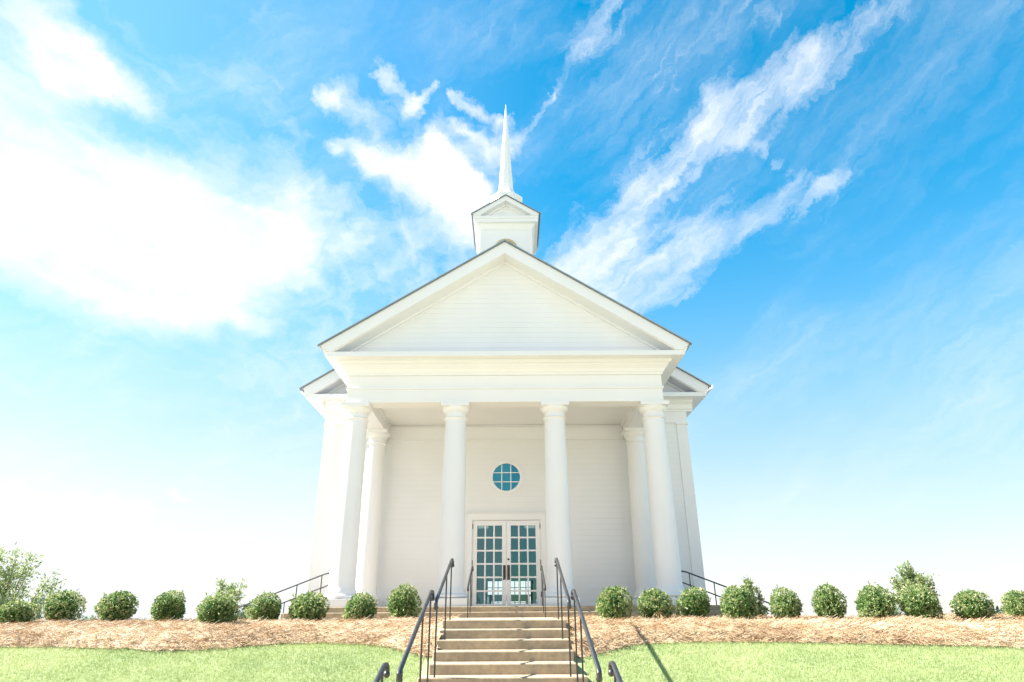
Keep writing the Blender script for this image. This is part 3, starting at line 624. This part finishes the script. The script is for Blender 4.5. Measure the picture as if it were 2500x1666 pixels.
# ---------------------------------------------------------------- handrails
m = MB(); m.box(-60, 60, -90, 2.2, -1.77, -1.735); tag(m.build('bounce_ground', simple('pale_bounce_ground', (.48, .46, .43), .9, var=.06, scale=.6), None), kind='structure')  # unseen pale ground added behind the viewer to bounce light onto the church
def stair_foot(y):
    if y > YWS+2*TS: return ZP
    if y > YWS: return ZL+HS*(1+int((y-YWS)/TS))
    if y > YA: return ZL
    return ZL-HS*math.ceil((YA-y)/TS-1e-6)
def handrail(x, yt, zt, yb, zb, posts, label):
    t = thing('handrail', (x, yt, stair_foot(yt)), label, 'handrail', 'handrails of the central stairs')
    sl = (zt-zb)/(yt-yb)
    pts = [(x, yt+.15, zt-.07), (x, yt+.155, zt-.045), (x, yt+.145, zt-.018), (x, yt+.11, zt-.003), (x, yt+.07, zt), (x, yt+.02, zt-.001), (x, yt-.05, zt-.02)]
    pts += [(x, yt-.05-(yt-.05-yb)*k/4, zt-.02-(zt-.02-zb)*k/4) for k in range(1, 5)]
    pts += [(x, yb-.03, zb-.025), (x, yb-.03, zb-.055), (x, yb+.0, zb-.075)]
    MB().tube(pts, .018, 12, 1.15).build('rail', M_rail, t, smooth=True)
    MB().ball((x, yt+.148, zt-.072), .027).build('end_scroll', M_rail, t, smooth=True)
    MB().ball((x, yb+.0, zb-.068), .027).build('end_scroll', M_rail, t, smooth=True)
    for yp in posts:
        zr = zt-.02-(zt-.02-zb)*max(0, (yt-.05-yp))/(yt-.05-yb) if yp < yt-.05 else zt-.005
        MB().box(x-.0085, x+.0085, yp-.0085, yp+.0085, stair_foot(yp)-.02, zr-.005).build('post', M_rail, t)
    return t
for s in (-1, 1):
    side = 'left' if s < 0 else 'right'
    handrail(SX+s*.75, 14.8, .955, 13.5, .50, (14.78, 14.3, 13.55), 'short dark handrail on the %s side of the porch steps before the glazed doors' % side)
    handrail(SX+s*.725, 9.42, .70, 7.62, .135, (9.40, 8.75, 7.72), 'dark handrail with grey sheen along the %s side of the upper narrow stairs' % side)
    handrail(SX+s*.79, 7.68, .235, 5.75, -.41, (7.66, 7.05, 5.85), 'long dark handrail on the %s side of the middle stairs, between grass and steps' % side)
    handrail(SX+s*.872, 5.48, -.355, 4.1, -.82, (5.44, 4.9, 4.3), 'dark handrail on the %s of the lowest stairs, only its curled top end showing' % side)
for s in (-1, 1):
    for Y_, nm, px in ((15.9, 'nearer', (4.25, 4.80, 5.55, 6.2)), (17.92, 'farther', (4.35, 5.02, 5.7, 6.3))):
        t = thing('side_handrail', (s*4.3, Y_, ZP), '%s thin dark handrail sloping down the %s side steps of the porch' % (nm, 'left' if s < 0 else 'right'), 'handrail', 'handrails of the side steps')
        rz = lambda xx: .885-.375*max(0, xx-4.15)
        MB().tube([(s*3.98, Y_, .885), (s*4.12, Y_, .885), (s*4.2, Y_, rz(4.2)), (s*5.3, Y_, rz(5.3)), (s*6.35, Y_, rz(6.35)), (s*6.42, Y_, rz(6.42)-.05)], .016, 8).build('rail', M_rail, t, smooth=True)
        for xx in px:
            zf = ZP if xx < 4.75 else max(ZP-6*HS, ZP-HS*math.ceil((xx-4.75)/.3))
            MB().box(s*xx-.010, s*xx+.010, Y_-.010, Y_+.010, zf-.02, rz(xx)).build('post', M_rail, t)

# ---------------------------------------------------------------- planting
def leaves(pos, dirs, ln, wd, r_):
    """folded diamond leaves: pos Nx3, dirs Nx3 unit"""
    n = len(pos); up = r_.normal(0, 1, (n, 3)); sd_ = np.cross(dirs, up); sd_ /= np.linalg.norm(sd_, axis=1)[:, None]+1e-9
    nn = np.cross(dirs, sd_); ln = ln[:, None]; wd = wd[:, None]
    a = pos; b = pos+dirs*ln*.5+sd_*wd*.5+nn*wd*.15; c = pos+dirs*ln; d = pos+dirs*ln*.5-sd_*wd*.5+nn*wd*.15
    return np.stack([a, b, c, d], 1).reshape(-1, 3)
def unit(v): return v/(np.linalg.norm(v, axis=1)[:, None]+1e-9)
def hedge_bush(seed):
    r_ = np.random.default_rng(seed); n = 900
    th = r_.uniform(0, 2*np.pi, n); cz = r_.uniform(-.93, 1, n); d = np.stack([np.sqrt(1-cz**2)*np.cos(th), np.sqrt(1-cz**2)*np.sin(th), cz], -1)
    bump = np.zeros(n)
    for _ in range(34):
        c = unit(r_.normal(0, 1, (1, 3)))[0]; bump += r_.uniform(-.10, .12)*np.exp(-((1-d@c)/.07))
    for _ in range(14):
        c = unit(r_.normal(0, 1, (1, 3)))[0]; bump += r_.uniform(-.10, .10)*np.exp(-((1-d@c)/.35))
    rad = 1+bump+r_.normal(0, .02, n); flat = np.where(d[:, 2] < 0, .86, 1.)
    P = d*rad[:, None]; P[:, 2] *= flat; depth = r_.random(n)**2*.22; P *= (1-depth)[:, None]
    # whorls of leaves
    k = 9; PP = np.repeat(P, k, 0); DD = unit(np.repeat(d, k, 0)*.75+r_.normal(0, .55, (n*k, 3))+np.array([0, 0, .35]))
    ln = r_.uniform(.075, .14, n*k); wd = ln*.42
    V = leaves(PP, DD, ln, wd, r_)
    sh = np.repeat(r_.random(n) < .05, k); PP[sh] *= 1+.16*r_.random(sh.sum())[:, None]; V = leaves(PP, DD, ln, wd, r_)   # stray shoots
    # leaf tint varies by whorl, paler on lumps and darker in hollows
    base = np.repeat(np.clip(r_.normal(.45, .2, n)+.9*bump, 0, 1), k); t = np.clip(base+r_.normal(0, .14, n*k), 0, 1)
    # inner fill
    m = 3200; q = unit(r_.normal(0, 1, (m, 3)))*(r_.random(m)**.4*.84)[:, None]; q[:, 2] *= .9
    V2 = leaves(q, unit(r_.normal(0, 1, (m, 3))), r_.uniform(.13, .22, m), r_.uniform(.08, .12, m), r_)
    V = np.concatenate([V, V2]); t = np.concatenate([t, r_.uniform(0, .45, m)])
    return V, np.repeat(t, 4)
def stems_mesh(seed):
    r_ = random.Random(seed); m = MB()
    for i in range(7):
        a = r_.uniform(0, 6.28); b = r_.uniform(.15, .5)
        m.tube([(.12*math.cos(a), .12*math.sin(a), -1.25), (.2*math.cos(a), .2*math.sin(a), -.85), (b*math.cos(a), b*math.sin(a), -.45)], [.035, .026, .016], 6)
    return m
BUSH = [(-8.11, 11.68, .76, .37), (-7.76, 12.3, .75, .53), (-6.8, 12.3, .75, .52), (-5.7, 11.9, .68, .5), (-4.52, 11.07, .67, .45), (-4.13, 12.17, .6, .47), (-3.44, 12.3, .68, .49), (-2.44, 11.92, .59, .44), (-1.78, 12.3, .59, .56),
        (1.86, 11.82, .59, .56), (2.6, 12.02, .62, .53), (3.3, 12.1, .63, .5), (3.99, 11.84, .67, .54), (4.8, 11.88, .58, .49), (5.55, 11.93, .6, .56), (6.16, 11.58, .72, .53), (6.75, 11.31, .71, .52), (7.53, 11.22, .73, .46), (8.56, 11.56, .72, .44)]
BL = ['dark round shrub farthest left in the bed, cut by the left edge', 'round shrub second from the left end of the bed, beside the tall pale tree', 'wide rounded shrub standing alone against the sky, third from the left', 'small round shrub standing alone against the sky, fourth from the left',
      'leaning round shrub nearest the lawn on the left, in front of pale bushes', 'round shrub left of the chapel, just under the left side handrail', 'large round shrub before the left front corner of the chapel', 'low round shrub below the left outer porch column', 'taller round shrub closest to the stairs on the left',
      'dark round shrub closest to the stairs on the right', 'round shrub with bare tan stems in front, below the right outer column', 'round shrub touching the bare-stemmed shrub, under the right side handrail', 'large round shrub in front of the loose pale bush, right of the chapel', 'low round shrub just right of the loose pale bush',
      'tall round shrub standing alone against the sky, right of the chapel', 'wide round shrub immediately left of the tall feathery shrub', 'round shrub directly in front of the tall feathery shrub', 'wide flattened shrub between the feathery shrub and the right edge', 'round shrub farthest right, cut by the right edge']
protos = []
for i in range(8):
    V, t = hedge_bush(100+i); nq = len(V)//4
    fo = np_mesh('foliage', V, np.arange(len(V)).reshape(-1, 4), M_bush, t); stm = stems_mesh(i).build('stem', M_bark, None, smooth=True); protos.append((fo, stm))
used = set()
for i, ((x_, y_, w_, h_), lb) in enumerate(zip(BUSH, BL)):
    fo, stm = protos[i % 8]
    rad = w_/2*.94*(y_/math.hypot(x_, y_))**1.5; hz_ = h_*.56
    gz_ = float(bed_z(np.array([x_]), np.array([y_]))[0]); zc = gz_+h_-hz_*1.06
    root = thing('round_shrub', (x_, y_, zc), lb, 'shrub', 'round clipped shrubs in the straw bed', rz=(i*2.399) % 6.28, scale=(rad, rad, hz_))
    for src in (fo, stm):
        o = src if (i % 8, src.name) not in used and i < 8 else src.copy()
        if o is not src: C.objects.link(o)
        o.parent = root
    
# bare tan stems splaying out of one shrub
root = [o for o in C.objects if o.get('label', '').startswith('round shrub with bare tan')][0]
m = MB(); r_ = random.Random(3)
for i in range(8):
    a = r_.uniform(-.25, .3); m.tube([(2.6+a*.15, 11.76, .02), (2.6+a*.5, 11.72, -.06), (2.6+a*.95, 11.68, -.17)], [.005, .006, .006], 5)
o = m.build('bare_stems', simple('dry_stem', (.48, .33, .16), .8, var=.15), root)
o.matrix_parent_inverse = Matrix.LocRotScale(root.location, root.rotation_euler, root.scale).inverted()

def loose_shrub(name, base, h, wd, nst, nleaf, ls, mt, label, cat, seed, bare=.25, group=None, droop=0.):
    r_ = np.random.default_rng(seed); t = thing(name, base, label, cat, group)
    m = MB(); PV = []; PD = []; 
    for i in range(nst):
        a = r_.uniform(0, 2*np.pi); rr = wd/2*math.sqrt(r_.random()); hh = h*(1-.45*(rr/(wd/2))**2)*r_.uniform(.72, 1.03)
        b = np.array([rr*.12*math.cos(a), rr*.12*math.sin(a), 0]); top = np.array([rr*math.cos(a), rr*math.sin(a), hh]); mid = b*.4+top*.6*np.array([.62, .62, .85])
        ts = np.linspace(0, 1, 7); pts = [(1-u)**2*b+2*u*(1-u)*mid+u*u*top for u in ts]
        m.tube([tuple(np.array(base)+p) for p in pts], [.028*h/3*(1-u)+.004 for u in ts], 5)
        k = nleaf//nst; u = bare+(1-bare)*r_.random(k)**.8; p = ((1-u)**2)[:, None]*b+(2*u*(1-u))[:, None]*mid+(u*u)[:, None]*top
        # side twigs: leaves grouped in sprays
        g = r_.integers(0, max(2, k//14), k); sprd = unit(r_.normal(0, 1, (g.max()+1, 3)))*(r_.uniform(.12, .42, g.max()+1)*wd*.5)[:, None]; us = bare+(1-bare)*r_.random(g.max()+1)**.8
        u = us[g]; p = ((1-u)**2)[:, None]*b+(2*u*(1-u))[:, None]*mid+(u*u)[:, None]*top
        p = p+sprd[g]*r_.random(k)[:, None]*(1.25-u)[:, None]+r_.normal(0, .03*wd, (k, 3)); PV.append(p)
        PD.append(unit(sprd[g]/(wd*.2)+r_.normal(0, .5, (k, 3))+np.array([0, 0, .5-droop])))
    P_ = np.concatenate(PV); D_ = np.concatenate(PD); n = len(P_)
    ln = r_.uniform(.7, 1.3, n)*ls
    V = leaves(P_, D_, ln, ln*.32, r_); tt_ = np.repeat(np.clip(r_.normal(.55, .25, n), 0, 1), 4)
    m.build('trunk' if cat == 'tree' else 'stem', M_bark, t, smooth=True)
    f = np_mesh('crown' if cat == 'tree' else 'foliage', V, np.arange(len(V)).reshape(-1, 4), mt, tt_, t)
    return t
loose_shrub('willow_tree', (-13.35, 18.5, -1.1), 3.4, 2.4, 20, 8000, .11, M_willow, 'airy pale green tree rising at the left edge behind the straw bed', 'tree', 1, .25)
loose_shrub('willow_tree', (-11.9, 18.2, -1.1), 1.75, 1.3, 9, 1300, .10, M_bluegreen, 'small thin sapling just right of the tall pale tree at left', 'tree', 2, .3)
loose_shrub('loose_bush', (-6.95, 17.2, -1.0), 2.0, 1.5, 15, 8500, .10, M_willow, 'loose yellow green bush behind the shrubs, left of the chapel handrail', 'bush', 3, .05)
loose_shrub('loose_bush', (-6.35, 17.0, -1.0), 1.3, 1.1, 11, 5000, .09, M_bluegreen, 'low grey green bush between two round shrubs, left of the chapel', 'bush', 4, .05)
loose_shrub('thin_sapling', (-6.4, 18.4, -1.0), 1.95, .45, 4, 420, .09, M_bluegreen, 'thin dark sapling crossing the left side handrail', 'sapling', 5, .3)
loose_shrub('loose_bush', (-5.45, 18.3, -1.0), 1.70, .72, 8, 3200, .10, M_willow, 'narrow bright green bush beside the left side steps', 'bush', 6, .15)
loose_shrub('loose_bush', (4.57, 13.5, -.4), 1.14, .72, 11, 4200, .07, M_willow, 'loose pale bush with wispy top right of the chapel steps', 'bush', 7, .1)
loose_shrub('loose_bush', (4.93, 13.55, -.4), .98, .6, 9, 1800, .07, M_willow, 'thinner grey green bush beside the wispy pale bush at right', 'bush', 8, .1)
loose_shrub('feathery_shrub', (8.0, 13.5, -.4), 1.26, 1.15, 22, 12000, .07, M_willow, 'tall feathery yellow green shrub rising behind the hedge at right', 'shrub', 9, .02)
for i, (x_, lb, w_, h_, y_) in enumerate([(-10.85, 'low dark bush on the skyline beside the tall pale tree', 1.0, .98, 17.5), (-10.3, 'low dark bush on the skyline left of the lone wide shrub', 1.2, .97, 17.5), (9.75, 'low green bush showing above the right hand curb', 1.0, .62, 13.5), (7.45, 'low green bush at the left foot of the feathery shrub', 1.0, .68, 13.5)]):
    loose_shrub('low_bush', (x_, y_, -1.0 if y_ > 15 else -.4), h_, w_, 12, 5200, .09, M_bluegreen, lb, 'bush', 30+i, .0, 'low bushes behind the bed')
